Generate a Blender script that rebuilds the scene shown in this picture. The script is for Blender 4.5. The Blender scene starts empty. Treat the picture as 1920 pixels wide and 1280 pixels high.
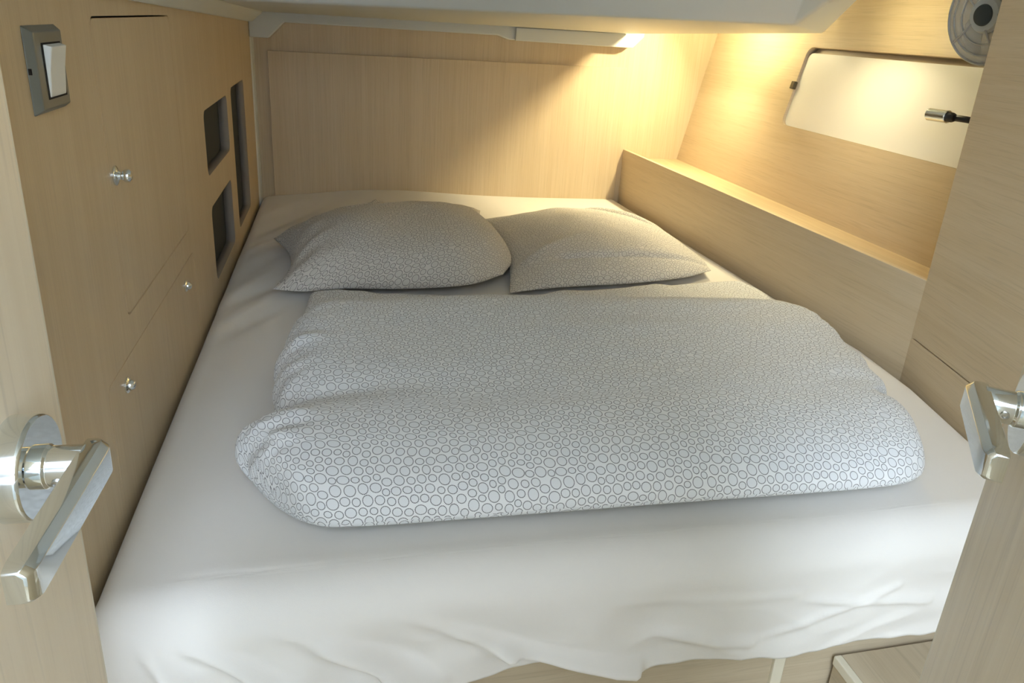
import bpy, bmesh, math, random
import numpy as np
from mathutils import Vector, Matrix, noise
random.seed(7)
SC = bpy.context.scene
COL = SC.collection
R = math.radians

# ------------------------------------------------------------------ camera
yaw, pitch, roll = 0.24044, 0.34615, -0.0620948
cy_, sy_, cp, sp = math.cos(yaw), math.sin(yaw), math.cos(pitch), math.sin(pitch)
fw = Vector((sy_*cp, cy_*cp, -sp)); rt = Vector((cy_, -sy_, 0)); dn = fw.cross(rt)
r2 = rt*math.cos(roll) + dn*math.sin(roll)
d2 = -rt*math.sin(roll) + dn*math.cos(roll)
cam_d = bpy.data.cameras.new('camera'); cam = bpy.data.objects.new('camera', cam_d); COL.objects.link(cam)
M = Matrix((r2, -d2, -fw)).transposed().to_4x4(); M.translation = (0, 0, 1.46)
cam.matrix_world = M
cam_d.sensor_width = 36; cam_d.sensor_fit = 'HORIZONTAL'
cam_d.lens = 1356.3*36/1920
cam_d.shift_y = (532.5-640)/1920
cam_d.clip_start = 0.02
SC.camera = cam

# ------------------------------------------------------------------ world, lights, exposure
W = bpy.data.worlds.new('world'); SC.world = W; W.use_nodes = True
bg = W.node_tree.nodes['Background']; bg.inputs[0].default_value = (0.70, 0.82, 1.0, 1); bg.inputs[1].default_value = 3.6
def area(name, loc, target, size, size_y, power, col):
    l = bpy.data.lights.new(name, 'AREA'); l.shape = 'RECTANGLE'; l.size = size; l.size_y = size_y
    l.energy = power; l.color = col
    o = bpy.data.objects.new(name, l); COL.objects.link(o); o.location = loc
    o.rotation_euler = (Vector(target)-Vector(loc)).to_track_quat('-Z', 'Y').to_euler()
    return o
# daylight from the companionway and hatch of the saloon behind the camera
area('hatch_daylight', (0.05, -0.20, 1.93), (0.30, 1.1, 0.8), 0.8, 0.5, 3.4, (0.76, 0.845, 1.0))
# the warm lamp in the recess of the deckhead over the shelf (its housing is built below)
# (position of the light, direction it faces, watts)
LAMPS = [(Vector((1.295, 2.38, 1.560)), Vector((-.72, .10, -.68)).normalized(), 3.6), (Vector((1.29, 1.75, 1.600)), Vector((-.45, 0, -.89)).normalized(), 1.0)]
for p_, d_, e_ in LAMPS:
    wl = bpy.data.lights.new('warm_lamp_light', 'AREA'); wl.shape = 'DISK'; wl.size = 0.045; wl.energy = e_; wl.spread = R(145); wl.color = (1.0, 0.85, 0.52)
    wo = bpy.data.objects.new('warm_lamp_light', wl); COL.objects.link(wo); wo.location = p_; wo.rotation_euler = d_.to_track_quat('-Z', 'Y').to_euler()
SC.view_settings.view_transform = 'Standard'; SC.view_settings.look = 'None'
SC.view_settings.gamma = 1; SC.view_settings.use_curve_mapping = False
SC.view_settings.exposure = 1.36

# ------------------------------------------------------------------ materials
def srgb(r, g, b):
    f = lambda c: (c/255/12.92) if c/255 <= 0.04045 else ((c/255+0.055)/1.055)**2.4
    return (f(r), f(g), f(b), 1)
class N:
    def __init__(s, name):
        s.m = bpy.data.materials.new(name); s.m.use_nodes = True; s.t = s.m.node_tree
        s.b = s.t.nodes['Principled BSDF']
    def n(s, typ, **kw):
        nd = s.t.nodes.new(typ)
        for k, v in kw.items():
            if k == 'inp':
                for kk, vv in v.items():
                    if isinstance(vv, bpy.types.NodeSocket): s.t.links.new(vv, nd.inputs[kk])
                    else: nd.inputs[kk].default_value = vv
            else: setattr(nd, k, v)
        return nd
    def math(s, op, a, b=0.0, c=None):
        i = {0: a, 1: b}
        if c is not None: i[2] = c
        return s.n('ShaderNodeMath', operation=op, inp=i).outputs[0]
    def set(s, **kw):
        for k, v in kw.items():
            k = k.replace('_', ' ')
            if isinstance(v, bpy.types.NodeSocket): s.t.links.new(v, s.b.inputs[k])
            else: s.b.inputs[k].default_value = v
        return s
def wood(name, scale, c1, c2, rough=0.42, blotch=1.2):
    w = N(name)
    tc = w.n('ShaderNodeTexCoord').outputs['Object']
    mp = w.n('ShaderNodeMapping', inp={0: tc, 'Scale': scale}).outputs[0]
    n1 = w.n('ShaderNodeTexNoise', inp={0: mp, 'Scale': 1.0, 'Detail': 5.0, 'Roughness': 0.6, 'Distortion': 0.15}).outputs[0]
    mp2 = w.n('ShaderNodeMapping', inp={0: tc, 'Scale': tuple(v*0.16 for v in scale)}).outputs[0]
    n2 = w.n('ShaderNodeTexNoise', inp={0: mp2, 'Scale': 1.0, 'Detail': 3.0, 'Distortion': 0.6}).outputs[0]
    a = w.math('ADD', w.math('MULTIPLY', n1, 0.55), w.math('MULTIPLY', n2, 0.45))
    r = w.n('ShaderNodeValToRGB', inp={0: a})
    r.color_ramp.elements[0].position = 0.36; r.color_ramp.elements[0].color = c2
    r.color_ramp.elements[1].position = 0.62; r.color_ramp.elements[1].color = c1
    # fine open pores
    mp3 = w.n('ShaderNodeMapping', inp={0: tc, 'Scale': tuple(v*3.2 for v in scale)}).outputs[0]
    n3 = w.n('ShaderNodeTexNoise', inp={0: mp3, 'Scale': 1.0, 'Detail': 2.0}).outputs[0]
    pr_ = w.n('ShaderNodeValToRGB', inp={0: n3}); e = pr_.color_ramp.elements
    e[0].position = 0.30; e[0].color = (0.90, 0.90, 0.90, 1); e[1].position = 0.46; e[1].color = (1, 1, 1, 1)
    mx = w.n('ShaderNodeMix', data_type='RGBA', blend_type='MULTIPLY')
    mx.inputs[0].default_value = 1.0
    w.t.links.new(r.outputs[0], mx.inputs[6]); w.t.links.new(pr_.outputs[0], mx.inputs[7])
    bm_ = w.n('ShaderNodeBump', inp={'Strength': 0.06, 'Distance': 0.0006, 'Height': n3}).outputs[0]
    w.set(Base_Color=mx.outputs[2], Roughness=rough, Normal=bm_)
    w.b.inputs['Specular IOR Level'].default_value = 0.35
    return w.m
OAK1, OAK2 = srgb(210, 191, 158), srgb(202, 181, 146)
M_woodV = wood('oak_veneer_upright_grain', (170, 170, 2.6), OAK1, OAK2)
M_woodH = wood('oak_veneer_level_grain', (4.0, 3.0, 110), OAK1, OAK2)
M_woodTop = wood('oak_veneer_top', (60, 2.2, 60), srgb(206, 186, 148), srgb(192, 168, 130))
M_door = wood('pale_oak_door', (60, 60, 2.0), srgb(236, 224, 198), srgb(226, 212, 184), 0.36)
M_board = wood('pale_oak_board', (55, 2.0, 55), srgb(196, 182, 154), srgb(180, 164, 136))
M_boardH = wood('pale_oak_board_level_grain', (4.0, 3.0, 80), srgb(200, 186, 158), srgb(186, 170, 142))
M_edge = N('pale_edging').set(Base_Color=srgb(222, 214, 190), Roughness=0.35).m
def plain(name, col, rough=0.5, metal=0.0, bump=0.0, bscale=300):
    w = N(name)
    nz = w.n('ShaderNodeTexNoise', inp={0: w.n('ShaderNodeTexCoord').outputs['Object'], 'Scale': bscale, 'Detail': 3.0}).outputs[0]
    w.set(Base_Color=col, Metallic=metal, Roughness=rough)
    if bump: w.set(Normal=w.n('ShaderNodeBump', inp={'Strength': bump, 'Distance': 0.001, 'Height': nz}).outputs[0])
    return w.m
M_gel = plain('white_gelcoat', srgb(210, 213, 208), 0.45, 0, 0.02, 60)
M_white = plain('white_laminate', srgb(240, 237, 226), 0.35, 0, 0.02, 500)
M_chrome = plain('polished_chrome', (0.80, 0.85, 0.88, 1), 0.06, 1.0)
M_satin = plain('satin_chrome', (0.62, 0.63, 0.62, 1), 0.30, 1.0)
M_plate = plain('brushed_grey_metal', srgb(122, 126, 122), 0.38, 0.45, 0.05, 400)
M_switch = plain('white_plastic', srgb(232, 236, 232), 0.28)
M_mesh = plain('dark_vent_mesh', srgb(58, 62, 62), 0.7, 0.2, 0.6, 900)
M_reveal = plain('grey_cut_edge', srgb(150, 140, 128), 0.7, 0, 0.2, 300)
M_black = plain('black_rubber', srgb(40, 38, 36), 0.45)
M_dark = plain('dark_shadow_gap', srgb(30, 27, 23), 0.9)
M_hub = plain('dark_grey_plastic', srgb(52, 62, 66), 0.4)
M_clip = plain('dark_metal_clip', srgb(92, 84, 64), 0.4, 0.6)
w = N('clear_frosted_plastic'); w.set(Base_Color=srgb(214, 216, 212), Roughness=0.22, Alpha=0.42, IOR=1.3); w.m.blend_method = 'BLEND'; M_clear = w.m
w = N('clear_plastic_ring'); w.set(Base_Color=srgb(176, 178, 174), Roughness=0.2, Alpha=0.8); M_clear2 = w.m
w = N('clear_plastic_face'); w.set(Base_Color=srgb(196, 200, 200), Roughness=0.15, Alpha=0.38); M_clear3 = w.m
w = N('lamp_diffuser'); w.set(Base_Color=(1, .9, .7, 1), Emission_Color=(1.0, .78, .42, 1), Emission_Strength=6.0); M_lamp = w.m

def weave(w, strength=0.25):
    tc = w.n('ShaderNodeTexCoord').outputs['UV']
    n = w.n('ShaderNodeTexNoise', inp={0: tc, 'Scale': 900.0, 'Detail': 2.0}).outputs[0]
    n2 = w.n('ShaderNodeTexNoise', inp={0: tc, 'Scale': 14.0, 'Detail': 4.0}).outputs[0]
    b1 = w.n('ShaderNodeBump', inp={'Strength': strength, 'Distance': 0.0004, 'Height': n}).outputs[0]
    return w.n('ShaderNodeBump', inp={'Strength': 0.25, 'Distance': 0.004, 'Height': n2, 'Normal': b1}).outputs[0]
w = N('white_cotton'); w.set(Base_Color=srgb(226, 222, 213), Roughness=0.9, Normal=weave(w)); w.b.inputs['Sheen Weight'].default_value = 0.15; M_sheet = w.m
def ring_print(size=0.36, px=1536):
    """computed print: closely packed rings of unequal size, each drawn as a circle of dots (seamless tile)"""
    rng = np.random.default_rng(5); n = 400
    r = rng.choice([.0062, .0070, .0079, .0090, .0100], n, p=[.22, .26, .24, .17, .11])*1.03
    gx, gy = np.meshgrid(np.arange(20), np.arange(20)); P = np.stack([(gx+.5*(gy % 2)).ravel()*size/20, gy.ravel()*size/20], -1)
    P = P+rng.normal(0, .0028, P.shape)
    for it in range(260):
        gap = .0042 if it < 160 else .0016
        R2 = r[:, None]+r[None, :]+gap
        d = P[:, None]-P[None]; d -= size*np.round(d/size); L = np.sqrt((d**2).sum(-1))+np.eye(n)
        ov = np.clip(R2-L, 0, None); np.fill_diagonal(ov, 0)
        P = (P+(d/L[..., None]*ov[..., None]).sum(1)*.22) % size
    d = P[:, None]-P[None]; d -= size*np.round(d/size); L = np.sqrt((d**2).sum(-1))+np.eye(n)
    for it in range(3):
        sh_ = np.clip(r[:, None]+r[None, :]+.0013-L, 0, None); np.fill_diagonal(sh_, 0)
        r = r-sh_.max(1)*.5
    r = r*.91
    dot = np.zeros((px, px), np.float32); ins = np.zeros((px, px), np.float32); k = px/size
    for (x, y), rr in zip(P, r):
        w_ = int((rr+.002)*k)+1; cx, cy = x*k, y*k; ix, iy = int(cx), int(cy)
        g = np.arange(-w_, w_+1); X, Y = np.meshgrid(ix+g-cx, iy+g-cy)
        a = rng.normal(0, .06); D = np.hypot(X*(1+a), Y*(1-a))/k; A = np.arctan2(Y, X)
        m = max(12, round(2*math.pi*rr/.0022)); ph = (A*m/(2*math.pi)) % 1-.5
        dd_ = np.hypot(D-rr, ph*2*math.pi*rr/m)
        v = np.clip((.00084-dd_)*k+.5, 0, 1)
        ii = (iy+g) % px; jj = (ix+g) % px
        dot[np.ix_(ii, jj)] = np.maximum(dot[np.ix_(ii, jj)], v)
        ins[np.ix_(ii, jj)] = np.maximum(ins[np.ix_(ii, jj)], np.clip((rr-.0006-D)*k, 0, 1))
    im = bpy.data.images.new('ring_print', px, px, float_buffer=False); im.colorspace_settings.name = 'Non-Color'
    buf = np.stack([dot, ins, np.zeros_like(dot), np.ones_like(dot)], -1).astype(np.float32)
    im.pixels.foreach_set(buf.ravel()); im.update(); im.pack()
    return im
PRINT = ring_print()
def ring_fabric(name, base, inner, dots, size=.295):
    w = N(name)
    uv = w.n('ShaderNodeTexCoord').outputs['UV']
    mp = w.n('ShaderNodeMapping', inp={0: uv, 'Scale': (1/size, 1/size, 1)}).outputs[0]
    im = w.n('ShaderNodeTexImage', image=PRINT, inp={0: mp})
    sp_ = w.n('ShaderNodeSeparateColor', inp={0: im.outputs[0]})
    m1 = w.n('ShaderNodeMix', data_type='RGBA', inp={0: sp_.outputs[1], 6: base, 7: inner}).outputs[2]
    m2 = w.n('ShaderNodeMix', data_type='RGBA', inp={0: sp_.outputs[0], 6: m1, 7: dots}).outputs[2]
    w.set(Base_Color=m2, Roughness=0.85, Normal=weave(w)); w.b.inputs['Sheen Weight'].default_value = 0.1
    return w.m
M_duvet = ring_fabric('white_cotton_with_dotted_rings', srgb(228, 229, 227), srgb(221, 223, 222), srgb(40, 42, 44))
M_pillow = ring_fabric('pillowcase_cotton_with_dotted_rings', srgb(216, 212, 204), srgb(209, 206, 198), srgb(54, 54, 52), .34)

# ------------------------------------------------------------------ helpers
def link(name, me, mat=None, parent=None, smooth=False):
    o = bpy.data.objects.new(name, me); COL.objects.link(o)
    if mat: me.materials.append(mat)
    if parent: o.parent = parent
    if smooth:
        for p in me.polygons: p.use_smooth = True
    return o
def mesh(name, vs, fs, mat=None, parent=None, smooth=False, uv=None):
    me = bpy.data.meshes.new(name); me.from_pydata([tuple(v) for v in vs], [], fs)
    bm = bmesh.new(); bm.from_mesh(me); bmesh.ops.recalc_face_normals(bm, faces=bm.faces); bm.to_mesh(me); bm.free()
    if uv is not None:
        l = me.uv_layers.new(name='UVMap')
        for lp in me.loops: l.data[lp.index].uv = uv[lp.vertex_index]
    me.update()
    return link(name, me, mat, parent, smooth)
def bev(o, w, seg=2, ang=35):
    m = o.modifiers.new('bevel', 'BEVEL'); m.width = w; m.segments = seg; m.limit_method = 'ANGLE'; m.angle_limit = R(ang)
    m.harden_normals = False
    return o
def box(name, lo, hi, mat, parent=None, b=0.0, T=None):
    x0, y0, z0 = lo; x1, y1, z1 = hi
    vs = [Vector(v) for v in ((x0,y0,z0),(x1,y0,z0),(x1,y1,z0),(x0,y1,z0),(x0,y0,z1),(x1,y0,z1),(x1,y1,z1),(x0,y1,z1))]
    if T: vs = [T @ v for v in vs]
    o = mesh(name, vs, [(0,3,2,1),(4,5,6,7),(0,1,5,4),(1,2,6,5),(2,3,7,6),(3,0,4,7)], mat, parent)
    if b: bev(o, b)
    return o
def prism(name, poly, vec, mat, parent=None, b=0.0):
    """poly: 3-D points of one face; vec: extrusion"""
    n = len(poly); vec = Vector(vec); vs = [Vector(p) for p in poly] + [Vector(p)+vec for p in poly]
    fs = [tuple(range(n)), tuple(range(2*n-1, n-1, -1))] + [(i, (i+1)%n, n+(i+1)%n, n+i) for i in range(n)]
    o = mesh(name, vs, fs, mat, parent)
    if b: bev(o, b)
    return o
def rrect(a0, b0, a1, b1, r, seg=6):
    pts = []
    for cx, cy, s in ((a1-r, b1-r, 0), (a0+r, b1-r, 90), (a0+r, b0+r, 180), (a1-r, b0+r, 270)):
        for k in range(seg+1):
            t = R(s+90*k/seg); pts.append((cx+r*math.cos(t), cy+r*math.sin(t)))
    return pts
def plate(name, outer, holes, thick, org, e1, e2, mat, parent=None, into=1):
    """flat board with real holes; face in the plane org+a*e1+b*e2, body extends by thick along e1 x e2 * into"""
    cu = bpy.data.curves.new(name, 'CURVE'); cu.dimensions = '2D'; cu.fill_mode = 'BOTH'; cu.extrude = thick/2
    for pts in [outer]+holes:
        s = cu.splines.new('POLY'); s.points.add(len(pts)-1); s.use_cyclic_u = True
        for i, p in enumerate(pts): s.points[i].co = (p[0], p[1], 0, 1)
    to = bpy.data.objects.new('t', cu); COL.objects.link(to)
    dg = bpy.context.evaluated_depsgraph_get(); me = bpy.data.meshes.new_from_object(to.evaluated_get(dg)); me.name = name
    bpy.data.objects.remove(to)
    e1 = Vector(e1).normalized(); e2 = Vector(e2).normalized(); e3 = e1.cross(e2)*into; org = Vector(org)
    for v in me.vertices:
        c = v.co.copy(); v.co = org+e1*c.x+e2*c.y+e3*(c.z+thick/2)
    me.materials.clear()
    bm = bmesh.new(); bm.from_mesh(me); bmesh.ops.remove_doubles(bm, verts=bm.verts, dist=1e-6)
    bmesh.ops.recalc_face_normals(bm, faces=bm.faces); bm.to_mesh(me); bm.free()
    return link(name, me, mat, parent)
def lathe(name, prof, org, axis, mat, parent=None, seg=48, smooth=True):
    """prof: (radius, height) list along axis"""
    axis = Vector(axis).normalized(); org = Vector(org)
    t = Vector((0, 0, 1)) if abs(axis.z) < 0.9 else Vector((1, 0, 0))
    a = axis.cross(t).normalized(); b = axis.cross(a)
    vs, fs = [], []
    for r, h in prof:
        for k in range(seg):
            an = 2*math.pi*k/seg; vs.append(org+axis*h+(a*math.cos(an)+b*math.sin(an))*max(r, 1e-5))
    for i in range(len(prof)-1):
        for k in range(seg):
            k2 = (k+1) % seg; fs.append((i*seg+k, i*seg+k2, (i+1)*seg+k2, (i+1)*seg+k))
    fs.append(tuple(range(seg))); fs.append(tuple((len(prof)-1)*seg+k for k in range(seg)))
    o = mesh(name, vs, fs, mat, parent, smooth)
    if smooth:
        m = o.modifiers.new('split', 'EDGE_SPLIT'); m.split_angle = R(32)
    return o
def tube(name, pts, rad, mat, parent=None, seg=16):
    vs, fs = [], []; pts = [Vector(p) for p in pts]; n = len(pts)
    for i, p in enumerate(pts):
        d = (pts[min(i+1, n-1)]-pts[max(i-1, 0)]).normalized(); t = Vector((0, 0, 1)) if abs(d.z) < .9 else Vector((1, 0, 0))
        a = d.cross(t).normalized(); b = d.cross(a); r = rad[i] if isinstance(rad, (list, tuple)) else rad
        for k in range(seg): an = 2*math.pi*k/seg; vs.append(p+(a*math.cos(an)+b*math.sin(an))*r)
    for i in range(n-1):
        for k in range(seg): k2 = (k+1) % seg; fs.append((i*seg+k, i*seg+k2, (i+1)*seg+k2, (i+1)*seg+k))
    fs += [tuple(range(seg)), tuple((n-1)*seg+k for k in range(seg))]
    return mesh(name, vs, fs, mat, parent, True)
def torus_pts(c, ax, r, n=72):
    ax = Vector(ax).normalized(); t = Vector((0, 0, 1)); a = ax.cross(t).normalized(); b = ax.cross(a)
    return [Vector(c)+(a*math.cos(2*math.pi*k/n)+b*math.sin(2*math.pi*k/n))*r for k in range(n+1)], a, b
def tag(o, label=None, cat=None, group=None, kind=None):
    if label: o['label'] = label
    if cat: o['category'] = cat
    if group: o['group'] = group
    if kind: o['kind'] = kind
    return o
def struct(o): o['kind'] = 'structure'; return o
def empty(name, loc):
    o = bpy.data.objects.new(name, None); COL.objects.link(o); o.location = loc; o.empty_display_size = 0.05
    return o
def adopt(root):
    """children were built in world space: keep them there"""
    inv = Matrix.Translation(root.location).inverted()
    for c in list(bpy.data.objects):
        if c.parent == root: c.matrix_parent_inverse = inv
def sm(a, b, x):
    t = min(1, max(0, (x-a)/(b-a))); return t*t*(3-2*t)
def nz(x, y, z=0.0): return noise.noise(Vector((x, y, z)))

XL, YB = -0.3034, 2.775
# ------------------------------------------------------------------ structure
fl = struct(box('floor', (-1.6, -2.2, -0.04), (2.0, 2.9, 0.0), M_board))

# unseen saloon walls behind the camera, added to hold back low daylight
struct(plate('wall_unseen_saloon', [(-1.6, 0), (2.0, 0), (2.0, 1.95), (-1.6, 1.95)], [rrect(-.9, 1.26, .9, 1.74, .06)], .02, (0, -1.5, 0), (1, 0, 0), (0, 0, 1), M_gel))  # window opening added to let cool light onto the deckhead
struct(box('wall_unseen_port', (-1.62, -1.5, 0), (-1.6, 2.9, 1.95), M_gel))
struct(box('wall_unseen_starboard', (2.0, -1.5, 0), (2.02, 2.9, 1.95), M_gel))
# left wall with its locker openings and the three vents
yd0, yd1, zd0, zd1 = 1.047, 1.50, 1.036, 1.434
yl0, yl1, zl0, zl1 = 0.925, 1.52, 0.66, 0.981
vents = [(1.762, 1.084, 2.125, 1.233), (2.205, 0.835, 2.495, 1.243), (1.765, 0.828, 2.100, 1.010)]
g = 0.0019
holes = [rrect(yd0-g, zd0-.0032, yd1+g, zd1+.0028, .014), rrect(yl0-g, zl0-g, yl1+g, zl1+g, .014)]
holes += [rrect(a, b, c, d, .022, 8) for a, b, c, d in vents]
wl_ = struct(plate('wall_left', [(0.56, 0.0), (YB, 0.0), (YB, 1.95), (0.56, 1.95)], holes, .024, (XL, 0, 0), (0, 1, 0), (0, 0, 1), M_woodV, into=-1))
def plate_yz(name, pts, x, th, mat, parent): return plate(name, pts, [], th, (x, 0, 0), (0, 1, 0), (0, 0, 1), mat, parent, into=-1)
d1 = plate_yz('locker_door', rrect(yd0, zd0, yd1, zd1, .013), XL, .018, M_woodV, wl_)
d2_ = plate_yz('locker_door', rrect(yl0, zl0, yl1, zl1, .013), XL, .018, M_woodV, wl_)
def knob(c, out, r, parent):
    x0 = XL
    if out: prof = [(r*.2, 0), (r, 0), (r, .002), (r*.75, .004), (r*.5, .005), (r*.34, .008), (r*.36, .0095), (r*.5, .0105), (r*.64, .013), (r*.68, .0155), (r*.62, .0185), (r*.4, .021), (.0001, .0215)]
    else: prof = [(r*.2, 0), (r, 0), (r, .002), (r*.8, .004), (r*.66, .0045), (r*.64, .006), (r*.6, .008), (r*.45, .0105), (r*.2, .0118), (.0001, .012)]
    o = lathe('knob', prof, (x0, c[0], c[1]), (1, 0, 0), M_chrome, parent)
    tag(o, 'small round polished push-button latch')
knob((1.068, 1.233), True, .0135, d1); knob((1.42, .943), False, .0115, d2_); knob((1.0, .949), False, .0115, d2_)
for a, b, c, d in vents:
    vf_ = plate('vent_lining', rrect(a-.004, b-.004, c+.004, d+.004, .024, 8), [rrect(a+.0006, b+.0006, c-.0006, d-.0006, .0215, 8)], .0235, (XL-.0005, 0, 0), (0, 1, 0), (0, 0, 1), M_reveal, wl_, into=-1)
    # lining hugs the opening: push its outer ring flush inside the board
    for v in vf_.data.vertices: pass
    plate_yz('vent_mesh', [(a-.012, b-.012), (c+.012, b-.012), (c+.012, d+.012), (a-.012, d+.012)], XL-.0245, .004, M_mesh, wl_)
box('locker_back', (XL-.05, .9, .6), (XL-.03, 1.6, 1.5), M_dark, wl_)

wb = struct(box('wall_back', (XL-.03, YB, 0), (1.56, YB+.02, 1.95), M_woodV))
box('wall_panel', (-.249, YB-.013, .70), (1.085, YB, 1.3195), M_woodV, wb, b=.0008)
# slim moulding in the corner of left and back wall
struct(prism('trim_1', [(XL, YB-.034, .7), (XL+.005, YB-.03, .7), (XL+.009, YB-.015, .7), (XL+.009, YB, .7), (XL, YB, .7)], (0, 0, .67), M_gel))

# hull side lining with the recessed white cover panel
n_h = Vector((.2038, 0, .979)); HO = Vector((1.349, 0, .966))
def hull(y, z, off=0.0):
    k = (z-HO.z)/n_h.z; p = HO+n_h*k; p.y = y; return p+Vector((-.979, 0, .2038))*off
s_of = lambda z: (z-HO.z)/n_h.z
wr = struct(plate('wall_hull', [(.95, s_of(.90)), (YB, s_of(.90)), (YB, s_of(1.80)), (.95, s_of(1.80))],
                  [rrect(1.24, s_of(1.20), 2.152, s_of(1.443), .026, 8)], .026, HO, (0, 1, 0), n_h, M_woodH, into=1))
if True:
    # body must extend outboard
    dirn = Vector((.979, 0, -.2038))
    m0 = sum(((v.co-HO).dot(dirn) for v in wr.data.vertices))/len(wr.data.vertices)
    if m0 < 0:
        for v in wr.data.vertices: v.co += dirn*.026
prism('cover_recess', [tuple(HO+Vector((0,y,0))+n_h*s_of(z)+dirn*.0275) for y,z in ((1.0,.9),(YB,.9),(YB,1.8),(1.0,1.8))], tuple(dirn*.01), M_woodH, wr)
cv = plate('cover_panel', rrect(1.241, s_of(1.2008), 2.1510, s_of(1.4270), .025, 8), [], .004, HO+dirn*.009, (0, 1, 0), n_h, M_white, wr, into=1)
tag(cv, 'white rounded cover panel set into the oak lining')
box('clip', (-.004, -.009, -.012), (.009, .009, .012), M_clip, wr, b=.002, T=Matrix.Translation(hull(2.155, 1.323))@Matrix.Rotation(R(12), 4, 'Y')@Matrix.Scale(-1, 4, (1, 0, 0)))

# shelf along the hull: upright front board with lip, and the shelf top
sh = struct(prism('shelf_ledge', [(1.11, YB, .66), (1.124, YB, .66), (1.124, YB, 1.0035), (1.11, YB, 1.0035)], (.0756, -1.586, 0), M_woodH, None, .001))
prism('shelf_top', [(1.124, YB, .955), (1.352, YB, .955), (1.352, YB, .9685), (1.124, YB, .9685)], (0, 0, 0.0001), M_woodTop, sh) if False else None
mesh('shelf_top', [(1.124, YB, .968), (1.36, YB, .968), (1.36, 1.19, .972), (1.199, 1.19, .972),
                   (1.124, YB, .955), (1.36, YB, .955), (1.36, 1.19, .955), (1.199, 1.19, .955)],
     [(0,1,2,3),(7,6,5,4),(0,4,5,1),(1,5,6,2),(2,6,7,3),(3,7,4,0)], M_woodTop, sh)

# angled locker bulkhead on the right
c0 = Vector((1.185, 1.198, 0)); dv = Vector((-.2195, -.9756, 0)); nv = Vector((-.9756, .2195, 0))
LP = .95
def pan(z0, z1, name, parent=None, th=.02):
    return prism(name, [c0+Vector((0,0,z0)), c0+dv*LP+Vector((0,0,z0)), c0+dv*LP+Vector((0,0,z1)), c0+Vector((0,0,z1))], -nv*th, M_woodH, parent, .0012)
wp = struct(pan(.8755, 1.95, 'wall_right'))
pan(0.0, .873, 'lower_panel', wp)
prism('groove_backing', [c0+Vector((0,0,.85))-nv*.012+dv*.01, c0+dv*LP+Vector((0,0,.85))-nv*.012, c0+dv*LP+Vector((0,0,.90))-nv*.012, c0+Vector((0,0,.90))-nv*.012+dv*.01], -nv*.012, M_dark, wp)
# its return towards the hull
struct(box('trim_2', (1.20, 1.165, 0.0), (1.66, 1.185, 1.95), M_woodH))

# deckhead moulding -------------------------------------------------
zc = lambda y: 1.456-.0310*(y-1.30)
struct(box('ceiling', (-1.6, -1.5, 1.95), (-.75, -.151, 1.97), M_gel)); struct(box('ceiling', (.62, -1.5, 1.95), (2.0, -.151, 1.97), M_gel))  # unseen side plates, added to narrow the sky opening overhead
ce = struct(box('ceiling', (-1.6, -.15, 1.95), (1.7, 2.9, 1.97), M_gel))
E0 = Vector((XL+.045, 2.70, 1.446)); E1 = Vector((1.06, 2.70, 1.4465)); E2 = Vector((1.373, 1.98, 1.484)); E3 = Vector((1.18, 1.60, 1.553)); E4 = Vector((.98, 1.20, 1.626))
F0 = Vector((XL+.05, 1.70, 1.468)); F1 = Vector((1.093, 1.70, 1.494)); F2 = Vector((1.077, 1.57, 1.541)); F3 = Vector((.96, 1.14, 1.66))
G0 = Vector((XL+.05, 1.25, 1.95)); G1 = Vector((.86, 1.25, 1.95)); G2 = Vector((.95, 1.10, 1.95))
E0t = Vector((XL+.045, 2.70, 1.95)); E1t = Vector((1.06, 2.70, 1.95)); E2t = Vector((1.373, 1.98, 1.95)); E4t = Vector((.98, 1.20, 1.95)); E3t = Vector((1.18, 1.6, 1.95))
A0 = Vector((XL+.045, 1.30, 1.487))
vs = [E0, E1, E2, E3, E4, F0, F1, F2, F3, G0, G1, G2, E0t, E1t, E2t, E3t, E4t]
fs = [(0, 5, 6, 1), (1, 6, 2), (2, 6, 7, 3), (3, 7, 8, 4), (5, 9, 10, 6), (6, 10, 7), (7, 10, 11, 8), (8, 11, 16, 4), (0, 1, 13, 12), (1, 2, 14, 13), (2, 3, 15, 14), (3, 4, 16, 15), (0, 12, 9, 5), (9, 12, 13, 14, 15, 16, 11, 10)]
oh = mesh('deckhead_box', vs, fs, M_gel, ce, True); bev(oh, .03, 5, 12)
# cornice along the left wall, running down aft
cs = []
prof = [(0, 0), (.012, -.001), (.030, .016), (.047, .030), (.047, .06), (0, .06)]
ys = [0.6, 1.0, 1.3, 2.0, 2.6, YB-.001]
vs = [(XL+px, y, zc(y)+pz) for y in ys for px, pz in prof]; k = len(prof)
fs = [(i*k+j, i*k+(j+1)%k, (i+1)*k+(j+1)%k, (i+1)*k+j) for i in range(len(ys)-1) for j in range(k)]
fs += [tuple(range(k)), tuple((len(ys)-1)*k+j for j in range(k))]
bev(mesh('cornice', vs, fs, M_gel, ce), .004, 3)
# fill between cornice and deckhead box towards the camera
mesh('deckhead_side', [(XL+.03, .6, 1.505), (XL+.09, .6, 1.56), (XL+.09, 1.75, 1.50), (XL+.03, 2.6, 1.445), (XL+.03, .6, 1.95), (XL+.09, .6, 1.95), (XL+.09, 1.75, 1.95), (XL+.03, 2.6, 1.95)],
     [(0,1,2,3),(0,4,5,1),(1,5,6,2),(2,6,7,3),(3,7,4,0),(7,6,5,4)], M_gel, ce)
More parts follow.
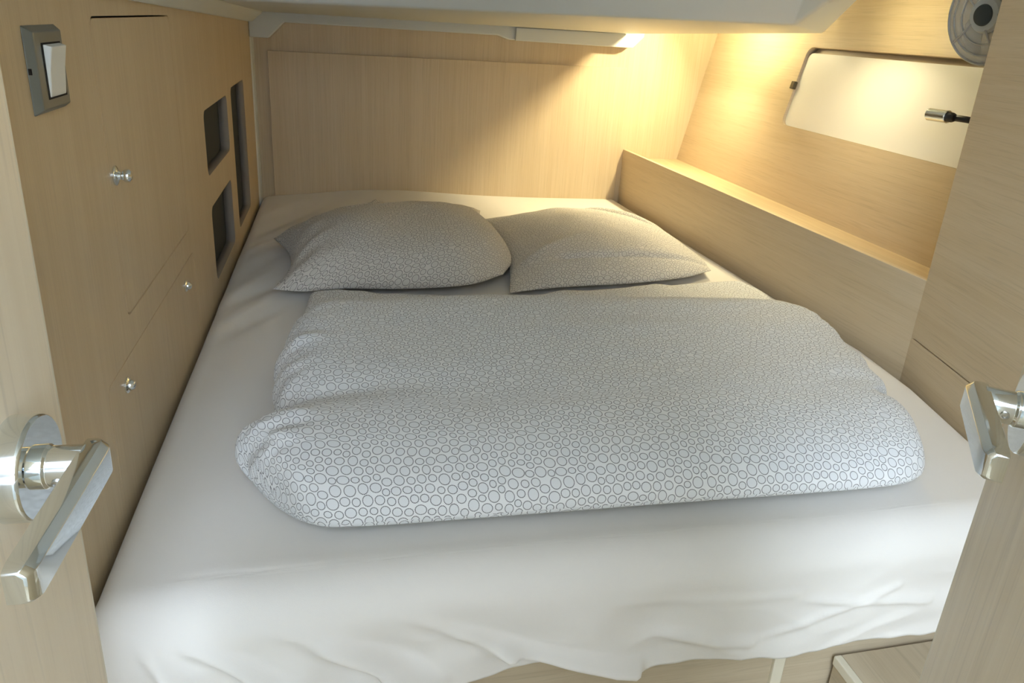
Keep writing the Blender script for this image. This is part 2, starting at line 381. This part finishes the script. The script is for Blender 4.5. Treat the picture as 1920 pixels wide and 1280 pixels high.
# flange hanging at the aft bulkhead: corner tab, thin run, deeper run
yF = 2.725
fl_pts = [(XL+.001, 1.47), (XL+.001, 1.362), (-.240, 1.3625), (-.186, 1.4155), (.560, 1.4135), (.60, 1.4005), (1.085, 1.3965), (1.125, 1.437), (1.125, 1.47)]
bev(prism('aft_flange', [(x, yF, z) for x, z in fl_pts], (0, YB-yF, 0), M_gel, ce), .004, 3)
fl2 = [(.622, 1.447), (.622, 1.4010), (1.078, 1.3975), (1.118, 1.438), (1.118, 1.449)]
bev(prism('trim_block', [(x, yF-.012, z-.002) for x, z in fl2], (0, .012, 0), M_gel, ce), .003, 3)
# ceiling of the lamp recess
box('recess_ceiling', (.9, .95, 1.66), (1.56, YB, 1.68), M_gel, ce)

# warm recessed lamp in the recess (just above the picture)
for (p_, d_, e_), lb in zip(LAMPS, ('small warm spotlight in the deckhead recess close to the aft bulkhead', 'small warm spotlight in the deckhead recess near the cabin fan')):
    c_ = p_-d_*.004; q_ = Vector((c_.x-d_.x*.02, c_.y-d_.y*.02, 1.66))
    la = empty('spotlight', q_); tag(la, lb, 'lamp', 'warm spotlights in the recess')
    lathe('base', [(.001, 0), (.026, 0), (.026, -.005), (.020, -.008), (.001, -.008)], q_, (0, 0, 1), M_satin, la)
    tube('neck', [q_+Vector((0, 0, -.006)), c_-d_*.024], .005, M_satin, la, 12)
    lathe('head', [(.001, -.030), (.018, -.030), (.025, -.022), (.028, 0), (.0255, 0), (.0245, -.004), (.001, -.004)], c_, d_, M_satin, la)
    lathe('diffuser', [(.001, -.0035), (.0242, -.0035), (.0242, -.0015), (.001, -.0015)], c_, d_, M_lamp, la)
    adopt(la)

# ------------------------------------------------------------------ mattress sheet
XR = [(2.9, 1.108), (2.76, 1.111), (1.9, 1.150), (1.30, 1.177), (1.12, 1.160), (.9, 1.112), (.72, 1.072), (.6, 1.046)]
def xr(y):
    for (ya, xa), (yb_, xb) in zip(XR, XR[1:]):
        if y >= yb_: return xa+(xb-xa)*(ya-y)/(ya-yb_)
    return XR[-1][1]
ZT = .80; YFR = .712
def ridge(x, y, ax, ay, f, seed, w=2.0):
    """long folds running along direction (ax, ay)"""
    s = x*(-ay)+y*ax; t = x*ax+y*ay
    return nz(s*f+nz(s*3, t*3, seed)*.5, t*f*.16, seed)
def top_z(x, y):
    return ZT+(top_dz(x, y))*(.15+.85*sm(0, .07, min(x-XL, xr(y)-x)))
def top_dz(x, y):
    z = 0
    z += .030*math.exp(-((x-.15)/.36)**2)*sm(2.45, 2.76, y)
    z += .006*nz(x*2.2, y*2.2, 3.1)
    # folds that run from the left edge towards the pillow
    k = sm(.35, -.25, x)*sm(1.35, 1.7, y)*sm(2.75, 2.5, y)
    z += k*.020*ridge(x, y, .55, .83, 17, 1.3)
    k = sm(.10, -.25, x)*sm(1.9, 1.2, y)
    z += k*.006*ridge(x, y, .25, .97, 9, 5.3)
    # long crease along the foot edge
    yc = .765+.012*nz(x*2.0, 0.3, 2)-.035*x
    k = sm(-.28, 0.0, x)*sm(.75, .35, x)
    z -= .0018*k*math.exp(-((y-yc)/.004)**2)
    z += .0012*k*math.exp(-((y-yc-.014)/.012)**2)
    z += .0012*sm(.95, .75, y)*ridge(x, y, .98, .1, 12, 8.8)
    return z
HEM = [(-.32, .50), (.02, .575), (.101, .620), (.24, .625), (.376, .605), (.45, .603), (.636, .589), (.80, .587), (.95, .587), (1.1, .585)]
def hem(x):
    for (xa, za), (xb, zb) in zip(HEM, HEM[1:]):
        if x <= xb: t = (x-xa)/(xb-xa); t = max(0, t); t = t*t*(3-2*t); return za+(zb-za)*t
    return HEM[-1][1]
FOLDS = [(-.145, .775, -.06, .745, .010, .011), (-.07, .75, .10, .64, .016, .014), (-.215, .775, -.08, .67, .016, .013), (-.255, .79, -.195, .69, .014, .011), (-.29, .78, -.26, .66, .012, .010),
         (.03, .775, .20, .68, .007, .010), (.16, .69, .38, .625, .012, .012), (-.14, .70, -.02, .60, .012, .011), (.40, .68, .56, .635, .008, .009), (.62, .70, .86, .665, .005, .007), (.55, .63, .80, .70, .004, .006), (.30, .74, .62, .71, .004, .008), (.02, .68, .12, .60, .010, .010)]
def front_y(x, z):
    d = ZT-z
    k = sm(.02, .12, d)
    y = YFR-.008*sm(0, .16, d)
    amp = sm(.55, .05, x)
    # big soft folds at the left half, falling down to the right
    s = x*.86+ (ZT-z)*.25
    y += k*amp*.026*nz((x-.55*(ZT-z)*1.1)*7.0, (z+x*.4)*3.0, 4.4)
    y += k*amp*.012*nz((x-.9*(ZT-z))*16, (z+x)*5.0, 9.4)
    y += k*.006*nz((x+.8*(ZT-z))*9, z*7, 1.4)
    for (xa, za, xb, zb_, am, wd) in FOLDS:
        L2 = (xb-xa)**2+(zb_-za)**2; t = ((x-xa)*(xb-xa)+(z-za)*(zb_-za))/L2; tt = min(1, max(0, t))
        dd2 = math.hypot(x-xa-(xb-xa)*tt, z-za-(zb_-za)*tt)
        y -= am*(2.0 if xa < .25 else 1.0)*math.exp(-(dd2/wd)**2)*sm(0, .25, t)*k
    y += sm(.04, .12, d)*.006*(abs(nz((x+1.5*z)*6, (z-x*.35)*16, 6.6)))*2
    return y
NX = 230
ys = list(np.linspace(YB-.002, 2.6, 18))+list(np.linspace(2.59, .80, 190))+list(np.linspace(.795, YFR+.0565, 10))
rr = .055
rows = []
for y in ys: rows.append(('t', y))
for a in np.linspace(6, 90, 12): rows.append(('r', a))
for t in np.linspace(0.02, 1, 46): rows.append(('f', t))
vs, uvs = [], []
for kind, val in rows:
    for i in range(NX+1):
        s = i/NX
        yy = val if kind == 't' else YFR
        xl_, xr_ = XL+.004, xr(yy)
        # dense sampling at the two sides
        u = s+.045*math.sin(2*math.pi*s)*-1
        x = xl_+(xr_-xl_)*u
        de = min(x-xl_, xr_-x); re = .032 if x < .4 else .045
        drop = 0
        if de < re: drop = re-math.sqrt(max(0, re*re-(re-de)**2))
        if i == 0 or i == NX: drop = .12
        if kind == 't':
            db = (YB-.002)-yy; 
            dz = .012-math.sqrt(max(0, .012**2-(.012-db)**2)) if db < .012 else 0
            p = (x, yy, top_z(x, yy)-drop-dz); vv = 3-yy
        elif kind == 'r':
            a = R(val); z0 = top_z(x, YFR+rr)-drop*(1-val/90)
            z = z0-rr*(1-math.cos(a)); y = YFR+rr-rr*math.sin(a)
            z_ = z; y += (front_y(x, z_)-YFR)*sm(0, 90, val)
            if i == 0 or i == NX: y = max(y, YFR+.02)
            p = (x, y, z); vv = 3-YFR+rr*a
        else:
            z0 = ZT-rr; zb = hem(x)+.012+.004*nz(x*30, 2.2)+.006*nz(x*9, 7.7)
            z = z0+(zb-z0)*val; y = front_y(x, z)
            if i == 0 or i == NX: y = max(y, YFR+.02)
            p = (x, y, z); vv = 3-YFR+rr*1.57+(z0-z)
        vs.append(p); uvs.append((x, vv))
n1 = NX+1
fs = [(j*n1+i, j*n1+i+1, (j+1)*n1+i+1, (j+1)*n1+i) for j in range(len(rows)-1) for i in range(NX)]
bs = mesh('bed_sheet', vs, fs, M_sheet, None, True, uvs)
for p in bs.data.polygons: pass
so = bs.modifiers.new('thick', 'SOLIDIFY'); so.thickness = .0015; so.offset = -1
tag(bs, 'large plain white sheet stretched over the mattress and hanging down in front', 'sheet')
# mattress inside the sheet
mt = prism('mattress', [(XL+.012, YB-.012, .60), (1.10, YB-.012, .60), (1.168, 1.25, .60), (1.066, .745, .60), (XL+.012, .745, .60)], (0, 0, .165), plain('cream_ticking', srgb(214, 208, 194), .9), None, .02)
tag(mt, 'thick foam mattress under the white sheet', 'mattress')

# berth base ---------------------------------------------------------
bb = empty('berth_base', (.4, .77, 0)); tag(bb, 'pale oak plywood base carrying the mattress, seen below the hem of the sheet', 'bed base')
box('front_panel', (XL+.002, .762, .0), (.655, .778, .60), M_boardH, bb, b=.001)
box('upright_batten', (.655, .756, .0), (.675, .778, .60), M_edge, bb, b=.002)
box('front_panel', (.675, .762, .0), (1.075, .778, .60), M_boardH, bb, b=.001)
prism('berth_top', [(XL+.002, YB-.002, .585), (1.10, YB-.002, .585), (1.17, 1.25, .585), (1.075, .779, .585), (XL+.002, .779, .585)], (0, 0, .0148), M_board, bb)
adopt(bb)
lo = empty('step_locker', (.93, .6, 0)); tag(lo, 'low pale oak locker top beside the right door below the bed', 'locker')
box('locker_side', (.767, .25, 0), (.781, .755, .506), M_board, lo)
box('locker_top', (.777, .25, .507), (.985, .755, .522), M_board, lo, b=.001)
box('edge_strip', (.763, .25, .505), (.7765, .755, .523), M_edge, lo, b=.002)
adopt(lo)

# ------------------------------------------------------------------ puffy bedding
def curve_pts(ctrl, n):
    """Catmull-Rom through control points, n+1 samples by arc length"""
    P = [Vector((p[0], p[1])) for p in ctrl]; P = [P[0]*2-P[1]]+P+[P[-1]*2-P[-2]]
    out = []
    for i in range(1, len(P)-2):
        for k in range(16):
            t = k/16; a, b, c, d = P[i-1:i+3]
            out.append(.5*((2*b)+(-a+c)*t+(2*a-5*b+4*c-d)*t*t+(-a+3*b-3*c+d)*t**3))
    out.append(P[-2]); L = [0]
    for a, b in zip(out, out[1:]): L.append(L[-1]+(b-a).length)
    def at(s):
        s *= L[-1]; lo_, hi_ = 0, len(L)-1
        while hi_-lo_ > 1:
            m = (lo_+hi_)//2
            if L[m] <= s: lo_ = m
            else: hi_ = m
        t = (s-L[lo_])/max(1e-9, L[hi_]-L[lo_]); return out[lo_].lerp(out[hi_], t)
    return at
def puff(name, front, rear, left, right, zc_, top, bot, fu, fv, mat, nu=150, nv_=110, disp=None, parent=None, uvrot=0, tuck=0.0):
    F, B, L_, R_ = curve_pts(front, 0), curve_pts(rear, 0), curve_pts(left, 0), curve_pts(right, 0)
    P00, P10, P01, P11 = F(0), F(1), B(0), B(1)
    warp = lambda t: .5-.5*math.cos(math.pi*t)
    U = [.35*i/nu+.65*warp(i/nu) for i in range(nu+1)]; V = [.35*i/nv_+.65*warp(i/nv_) for i in range(nv_+1)]
    vs, uv, fs = [], [], []; idx = {}
    for side in (1, -1):
        for j, v in enumerate(V):
            for i, u in enumerate(U):
                edge = i in (0, nu) or j in (0, nv_)
                if side == -1 and edge: idx[(side, i, j)] = idx[(1, i, j)]; continue
                p = F(u)*(1-v)+B(u)*v+L_(v)*(1-u)+R_(v)*u-(P00*(1-u)*(1-v)+P10*u*(1-v)+P01*(1-u)*v+P11*u*v)
                f = fu(u, v)*fv(v, u)
                zz = zc_(u, v)+(top(u, v) if side == 1 else -bot(u, v))*f
                if disp and side == 1: 
                    zz += disp(p.x, p.y, u, v)*min(1, f*1.6)
                idx[(side, i, j)] = len(vs); vs.append(Vector((p.x, p.y, zz)))
    def cum(side):
        g = {}
        for j in range(nv_+1):
            c = 0
            for i in range(nu+1):
                if i: c += (vs[idx[(side, i, j)]]-vs[idx[(side, i-1, j)]]).length
                g[(i, j)] = [c, 0]
            mid = g[(nu//2, j)][0]
            for i in range(nu+1): g[(i, j)][0] -= mid
        for i in range(nu+1):
            c = 0
            for j in range(nv_+1):
                if j: c += (vs[idx[(side, i, j)]]-vs[idx[(side, i, j-1)]]).length
                g[(i, j)][1] = c
            mid = g[(i, nv_//2)][1]
            for j in range(nv_+1): g[(i, j)][1] -= mid
        return g
    me_uv = []
    for side in (1, -1):
        g = cum(side)
        for j in range(nv_):
            for i in range(nu):
                q = [(i, j), (i+1, j), (i+1, j+1), (i, j+1)]
                if side == -1: q = q[::-1]
                fs.append(tuple(idx[(side, a, b)] for a, b in q))
                me_uv.append([(g[k][0]+5.03*(side+2)+uvrot, g[k][1]+3.01) for k in q])
    me = bpy.data.meshes.new(name); me.from_pydata([tuple(v) for v in vs], [], fs); l = me.uv_layers.new(name='UVMap')
    for p, uvq in zip(me.polygons, me_uv):
        for li, q in zip(p.loop_indices, uvq): l.data[li].uv = q
    me.update()
    return link(name, me, mat, parent, True)
circ = lambda d, r: math.sqrt(max(0, 1-(1-min(d/r, 1))**2))

# duvet: three layers of one folded cover
dv_ = empty('duvet', (.45, 1.15, .80)); tag(dv_, 'white duvet printed with dark dotted rings, folded across the middle of the bed', 'duvet')
FR = [(-.105, .875), (-.05, .812), (.02, .795), (.23, .788), (.485, .781), (.77, .773), (.86, .786), (.905, .825)]
RE = [(-.065, 1.385), (.05, 1.405), (.4, 1.41), (.8, 1.395), (.995, 1.365)]
LE = [(-.105, .875), (-.135, .915), (-.142, .94), (-.160, .96), (-.163, .98), (-.150, 1.00), (-.125, 1.015), (-.108, 1.03), (-.116, 1.06), (-.112, 1.09), (-.123, 1.12), (-.116, 1.155), (-.126, 1.19), (-.116, 1.23), (-.112, 1.27), (-.098, 1.32), (-.065, 1.385)]
RI = [(.905, .825), (.925, .87), (.940, .91), (.944, .945), (.935, .97), (.962, .99), (.974, 1.015), (.974, 1.05), (.990, 1.09), (.994, 1.14), (1.012, 1.19), (1.018, 1.25), (1.015, 1.31), (.995, 1.365)]
def crease(x, y):
    # valley between the front roll and the flatter top, strong at the ends and faded in the middle
    yc = 1.015+.02*math.sin(x*5)-.02*x
    k = max(sm(.20, -.12, x), .45*sm(.75, .98, x))
    return -.014*k*math.exp(-((y-yc)/.028)**2)
def dd(x, y, u, v):
    z = crease(x, y)
    z += .006*nz(x*2.6, y*3.4, 2.7)+.003*nz(x*7, y*8, 5.1)
    # broad ripples across
    z += .0025*nz(x*3+4*y, y*16, 9.9)+.003*nz(x*1.5-2*y, y*11, 3.9)*sm(0, .3, x)
    e = min(x+.13, 1.03-x)
    z += .012*sm(.13, .0, e)*nz(x*14, y*36, 1.1)+.006*sm(.09, .0, e)*nz(x*40, y*75, 4.1)
    return z
duW = 1.1; duL = .58
main = puff('cover', FR, RE, LE, RI, lambda u, v: .838+.025*v, lambda u, v: .070-.010*sm(.5, 1, u)+(.015-.014*u)*sm(.12, .85, v), lambda u, v: .0365+.025*v,
     lambda u, v: circ(min(u, 1-u)*duW, .085), lambda v, u: circ(v*duL, .15)*circ((1-v)*duL, .10), M_duvet, 210, 150, dd, dv_)
rear = puff('folded_layer', [(-.09, 1.25), (.4, 1.25), (1.00, 1.25)], [(-.085, 1.69), (-.05, 1.70), (.1, 1.665), (.4, 1.635), (.6, 1.65), (.8, 1.68), (1.0, 1.695), (1.06, 1.68)], [(-.09, 1.25), (-.10, 1.45), (-.085, 1.69)], [(1.00, 1.25), (1.04, 1.4), (1.085, 1.58), (1.06, 1.68)],
     lambda u, v: .813, lambda u, v: .020, lambda u, v: .0115, lambda u, v: circ(min(u, 1-u)*1.15, .03), lambda v, u: circ(v*.4, .05)*circ((1-v)*.4, .03), M_duvet, 120, 50,
     lambda x, y, u, v: .008*nz(x*9, y*9, 7.7)+.004*nz(x*20, y*12, 3.3), dv_, uvrot=.37)
adopt(dv_)

def pf(p, q): return lambda t, o: max(0, (1-abs(2*t-1)**p))**q
# left, plump pillow
def dl(x, y, u, v):
    z = .010*nz(x*5, y*5, 11)+.004*nz(x*14, y*12, 12)
    # pulled folds near the left seam and along the front
    e = sm(.25, 0, u); z += e*.022*ridge(x, y, .75, .66, 22, 14)
    z += sm(.25, .05, v)*.008*nz(x*16, y*6, 15)
    z += sm(.75, .98, v)*.012*nz(x*13, y*8, 17)
    s3 = (x-.10)*.9-(y-2.16)*.35; z += .008*math.exp(-(s3/.008)**2)*sm(2.06, 2.14, y)-.006*math.exp(-((s3-.022)/.012)**2)*sm(2.06, 2.14, y)
    s4 = (x-.02)*.45-(y-2.10)*.9; z += .006*math.exp(-(s4/.007)**2)*sm(-.06, .0, x)*sm(.14, .08, x)
    return z
pl = puff('pillow', [(-.172, 1.712), (-.10, 1.690), (.0, 1.70), (.13, 1.682), (.30, 1.690), (.405, 1.755)], [(-.20, 2.10), (-.05, 2.20), (.15, 2.26), (.33, 2.32), (.465, 2.43)],
     [(-.172, 1.712), (-.140, 1.81), (-.150, 1.97), (-.20, 2.10)], [(.405, 1.755), (.455, 1.88), (.455, 2.1), (.435, 2.27), (.465, 2.43)],
     lambda u, v: .824+.012*v+.012*u*(1-v), lambda u, v: .128*(1-.14*u), lambda u, v: .021+.012*v, pf(2.6, .55), pf(2.3, .55), M_pillow, 130, 110, dl)
tag(pl, 'plump left pillow with grey ring print, against the left side of the bed head', 'pillow', 'ring print pillows')
def dr_(x, y, u, v):
    z = .008*nz(x*5, y*5, 21)+.003*nz(x*15, y*13, 22)
    # long diagonal crease from the rear to the right corner
    s = (x-.80)*.86+(y-2.42)*.5
    z -= .014*math.exp(-(s/.016)**2)*sm(2.0, 2.15, y); z += .010*math.exp(-((s-.03)/.02)**2)*sm(2.0, 2.15, y)
    # seam-like crease near the front
    yc = 1.80+.04*(x-.7); z -= .012*math.exp(-((y-yc)/.010)**2)*sm(.50, .62, x)
    z += sm(.3, .0, u)*.010*nz(x*14, y*9, 23)
    s2 = (x-.55)*.5-(y-1.86)*.86; z += .010*math.exp(-(s2/.02)**2)*sm(.75, .5, x)
    return z
pr2 = puff('pillow', [(.402, 1.660), (.55, 1.69), (.75, 1.705), (.92, 1.74), (1.025, 1.79)], [(.46, 2.37), (.60, 2.38), (.72, 2.42), (.86, 2.44), (.985, 2.44)],
     [(.402, 1.660), (.452, 1.9), (.47, 2.15), (.46, 2.37)], [(1.025, 1.79), (1.045, 1.90), (1.035, 2.1), (1.01, 2.3), (.985, 2.44)],
     lambda u, v: .820+.004*(1-v)*u, lambda u, v: .078, lambda u, v: .019, pf(2.4, .6), pf(2.2, .6), M_pillow, 130, 110, dr_, uvrot=.71)
tag(pr2, 'flatter right pillow with creased ring print cover, next to the shelf side', 'pillow', 'ring print pillows')

# ------------------------------------------------------------------ light switch
sw = empty('light_switch', (XL, .876, 1.386)); tag(sw, 'grey metal switch plate with a white rocker on the left wall', 'switch')
def frustum(name, y0, y1, z0, z1, x0, x1, ins, mat, parent, b):
    vs = [(x0, y0, z0), (x0, y1, z0), (x0, y1, z1), (x0, y0, z1), (x1, y0+ins, z0+ins), (x1, y1-ins, z0+ins), (x1, y1-ins, z1-ins), (x1, y0+ins, z1-ins)]
    return bev(mesh(name, vs, [(0,3,2,1),(4,5,6,7),(0,1,5,4),(1,2,6,5),(2,3,7,6),(3,0,4,7)], mat, parent), b, 3)
pl_ = frustum('switch_plate', .831, .921, 1.342, 1.430, XL, XL+.0085, .006, M_plate, sw, .0012)
box('plate_gap', (XL+.0086, .853, 1.357), (XL+.0089, .907, 1.413), M_dark, pl_)
box('release_slot', (XL+.001, .8315, 1.383), (XL+.004, .8325, 1.389), M_dark, pl_)
vs = [(XL+.0088, .8565, 1.3585), (XL+.0088, .9035, 1.3585), (XL+.0088, .9035, 1.4115), (XL+.0088, .8565, 1.4115),
      (XL+.0100, .8580, 1.3605), (XL+.0100, .9015, 1.3605), (XL+.0165, .9015, 1.4095), (XL+.0165, .8580, 1.4095), (XL+.0125, .8580, 1.387), (XL+.0125, .9015, 1.387)]
bev(mesh('rocker', vs, [(0,3,2,1), (4,5,9,8), (8,9,6,7), (0,1,5,4), (2,3,7,6), (1,2,6,9,5), (3,0,4,8,7)], M_switch, sw), .0012, 3)
adopt(sw)

# ------------------------------------------------------------------ doors with lever handles
def door(name, P, az, sgn, cz, length, hc, handle_label):
    """P: x,y of the leaf face at the handle axis; az: heading of the free edge; sgn=+1 face looks right"""
    u = Vector((math.sin(R(az)), math.cos(R(az)), 0)); n = Vector((u.y, -u.x, 0))*sgn; k = Vector((0, 0, 1)); P = Vector((P[0], P[1], 0))
    T = Matrix((u, n, k)).transposed().to_4x4(); T.translation = P     # local x: to free edge, y: out of face, z: up
    e = length[0]
    # leaf with a solid edging strip
    leaf = struct(box(name, (-length[1], -.022, .06), (e-.0035, 0, 1.90), M_door, None, 0, T))
    es = [T@Vector(v) for v in ((e-.0034, -.022, .06), (e-.0034, 0, .06), (e-.0010, 0, .06), (e, -.0012, .06), (e, -.022, .06))]
    prism('edge_band', es, (0, 0, 1.84), M_edge, leaf)
    h = bpy.data.objects.new('door_handle', bpy.data.meshes.new('door_handle'))
    # stem and lever as one chrome body
    bm = bmesh.new()
    def ringm(pts): return [bm.verts.new(T@Vector(p)) for p in pts]
    seg = 32; r = hc['stem_r']; L = hc['stem']; prev = None
    for yy, rad in ((.0145, r*1.10), (.019, r*1.10), (.0205, r), (L-.004, r)):
        rg = ringm([(r_*0+rad*math.cos(2*math.pi*q/seg), yy, cz+rad*math.sin(2*math.pi*q/seg)) for q in range(seg) for r_ in (0,)])
        if prev: [bm.faces.new((prev[q], prev[(q+1)%seg], rg[(q+1)%seg], rg[q])) for q in range(seg)]
        prev = rg
    bm.faces.new(prev)
    # elbow + bar: cross-section (out, up) swept towards the hinge side
    tz = hc['bar_h']/2; t = hc['bar_t']; y0 = L-.006
    def sec(x, s=1.0, so=1.0, sh=0.0):
        yb0 = y0; yt = y0+t*so
        pts = [(yb0, -tz*s), (yt-.0025, -tz*s), (yt, -tz*s*.80), (yt, tz*s*.66), (yt-.0042*so, tz*s), (yb0, tz*s)]
        return [(x+sh*(q[0]-yb0), q[0], cz+q[1]) for q in pts]
    ln = hc['len']; secs = []
    for q in range(7):
        a = R(90*q/6); secs.append(sec(r*.30+r*.85*math.cos(a), .82+.18*math.sin(a), .30+.70*math.sin(a)))
    secs += [sec(-r*.6, 1.0, 1.0), sec(-ln*.5, 1.0, .98), sec(-ln*.80, 1.02, .96)]
    for q in range(1, 6):
        a = R(84*q/5); secs.append(sec(-ln*.90-ln*.10*math.sin(a), .72+.30*math.cos(a), .60+.36*math.cos(a)))
    rings = [ringm(s_) for s_ in secs]
    for a, b in zip(rings, rings[1:]): [bm.faces.new((a[q], a[(q+1)%6], b[(q+1)%6], b[q])) for q in range(6)]
    bm.faces.new(rings[0]); bm.faces.new(rings[-1][::-1])
    bmesh.ops.recalc_face_normals(bm, faces=bm.faces)
    bm.to_mesh(h.data); bm.free(); h.data.materials.append(M_chrome); COL.objects.link(h); h.parent = leaf
    for p in h.data.polygons: p.use_smooth = True
    bev(h, .0026, 4, 26)
    h['label'] = handle_label
    rr_ = hc['ros_r']
    lathe('rosette', [(rr_*.5, 0.0), (rr_, 0.0), (rr_, .0125), (rr_*.975, .0145), (rr_*.955, .015), (.001, .015)], T@Vector((0, 0, cz)), n, M_chrome, h, 64)
    sx_ = hc['screw']
    sd = (u*sx_[0]+k*sx_[1]).normalized()
    lathe('set_screw', [(.0008, -.001), (.0022, -.001), (.0028, .0002), (.0028, .0010), (.0018, .0013), (.0015, .0002), (.0001, .0002)], T@Vector((0, .026, cz))+sd*(r+.0002), sd, M_satin, h, 20)
    return leaf
door('door_1', (-.187, .4025), 1.7, 1, 1.205, (.0705, .62), dict(stem=.042, stem_r=.0118, ros_r=.0305, bar_h=.0215, bar_t=.014, len=.100, screw=(-.9, -.35)), 'polished chrome lever handle on a round rosette')
door('door_2', (.465, .341), 38.5, -1, 1.229, (.095, .62), dict(stem=.042, stem_r=.0118, ros_r=.0305, bar_h=.0215, bar_t=.014, len=.096, screw=(-.9, -.1)), 'polished chrome lever handle on a round rosette')

# ------------------------------------------------------------------ fan
fc = Vector((1.292, 1.324, 1.532)); fa = Vector((-.985, -.10, -.10)).normalized()
fan = empty('fan', fc-fa*.05); tag(fan, 'small clear plastic cabin fan with a dark hub above the white panel', 'fan')
_, a_, b_ = torus_pts(fc, fa, .1)
for rad, th, off in ((.097, .0030, 0), (.058, .0018, .010), (.080, .0018, .006)):
    pts, _, _ = torus_pts(fc+fa*off, fa, rad); tube('guard_ring', pts, th, M_clear2, fan, 10)
for q in range(5):
    an = R(38+72*q); d = a_*math.cos(an)+b_*math.sin(an)
    tube('guard_spoke', [fc+d*.030+fa*.018, fc+d*.060+fa*.011, fc+d*.084+fa*.006, fc+d*.096], .0020, M_clear2, fan, 8)
for q in range(3):
    an0 = R(20+120*q); vs = []; 
    for i in range(9):
        f = i/8; rad = .026+.064*f
        for jj in range(9):
            g2 = jj/8-.5; an = an0+g2*R(88)*(1-.25*f)+.5*f
            vs.append(fc+(a_*math.cos(an)+b_*math.sin(an))*rad*(1-.12*abs(g2)*2*f)+fa*(-.018+g2*.024*(1-.3*f)))
    bl = mesh('blade', vs, [(i*9+j, i*9+j+1, (i+1)*9+j+1, (i+1)*9+j) for i in range(8) for j in range(8)], M_clear, fan, True)
    s = bl.modifiers.new('s', 'SOLIDIFY'); s.thickness = .0012
lathe('guard_disc', [(.095, -.030), (.099, -.030), (.1005, 0.0), (.097, .001), (.096, -.028)], fc, fa, M_clear, fan, 72)
lathe('guard_face', [(.034, .010), (.060, .009), (.095, .0015), (.095, .0005), (.060, .008), (.034, .009)], fc, fa, M_clear3, fan, 72)
lathe('hub', [(.010, -.045), (.030, -.045), (.036, -.02), (.036, .012), (.032, .018), (.024, .0195), (.001, .0195)], fc, fa, plain('pale_grey_plastic', srgb(178, 184, 184), .35), fan)
lathe('hub_cap', [(.002, .0196), (.0215, .0196), (.020, .0225), (.014, .0235), (.001, .0238)], fc, fa, M_hub, fan)
mnt = hull(1.40, 1.55)
tube('mount_arm', [fc-fa*.045, fc-fa*.08, mnt+Vector((-.012, 0, 0))], .011, M_hub, fan)
lathe('mount_base', [(.001, 0), (.024, 0), (.024, .006), (.018, .012), (.001, .012)], mnt, (-.979, 0, .2038), M_hub, fan)
adopt(fan)

# ------------------------------------------------------------------ reading lamp
rl = empty('reading_lamp', (1.40, 1.22, 1.31)); tag(rl, 'slim chrome reading lamp head on a dark stem before the white panel', 'lamp')
h0 = Vector((1.285, 1.412, 1.3215)); h1 = Vector((1.287, 1.360, 1.3225))
ax = (h1-h0).normalized()
lathe('lamp_head', [(.001, 0), (.0125, 0), (.0138, .0015), (.0138, .0525), (.0125, .054), (.001, .054)], h0, ax, M_chrome, rl, 40)
lathe('collar', [(.001, 0), (.0105, 0), (.0105, .010), (.0078, .016), (.001, .016)], h0+ax*.0541, ax, M_black, rl, 24)
tube('stem', [h0+ax*.06, h0+ax*.09+Vector((0.01, 0, -.001)), Vector((1.315, 1.29, 1.320)), Vector((1.35, 1.25, 1.318)), Vector((1.39, 1.23, 1.315)), Vector((1.412, 1.225, 1.313))], .0070, M_black, rl)
lathe('wall_base', [(.001, 0), (.020, 0), (.020, .006), (.016, .010), (.001, .010)], Vector((1.4195, 1.2, 1.313)), (-.979, 0, .2038), M_satin, rl)
adopt(rl)
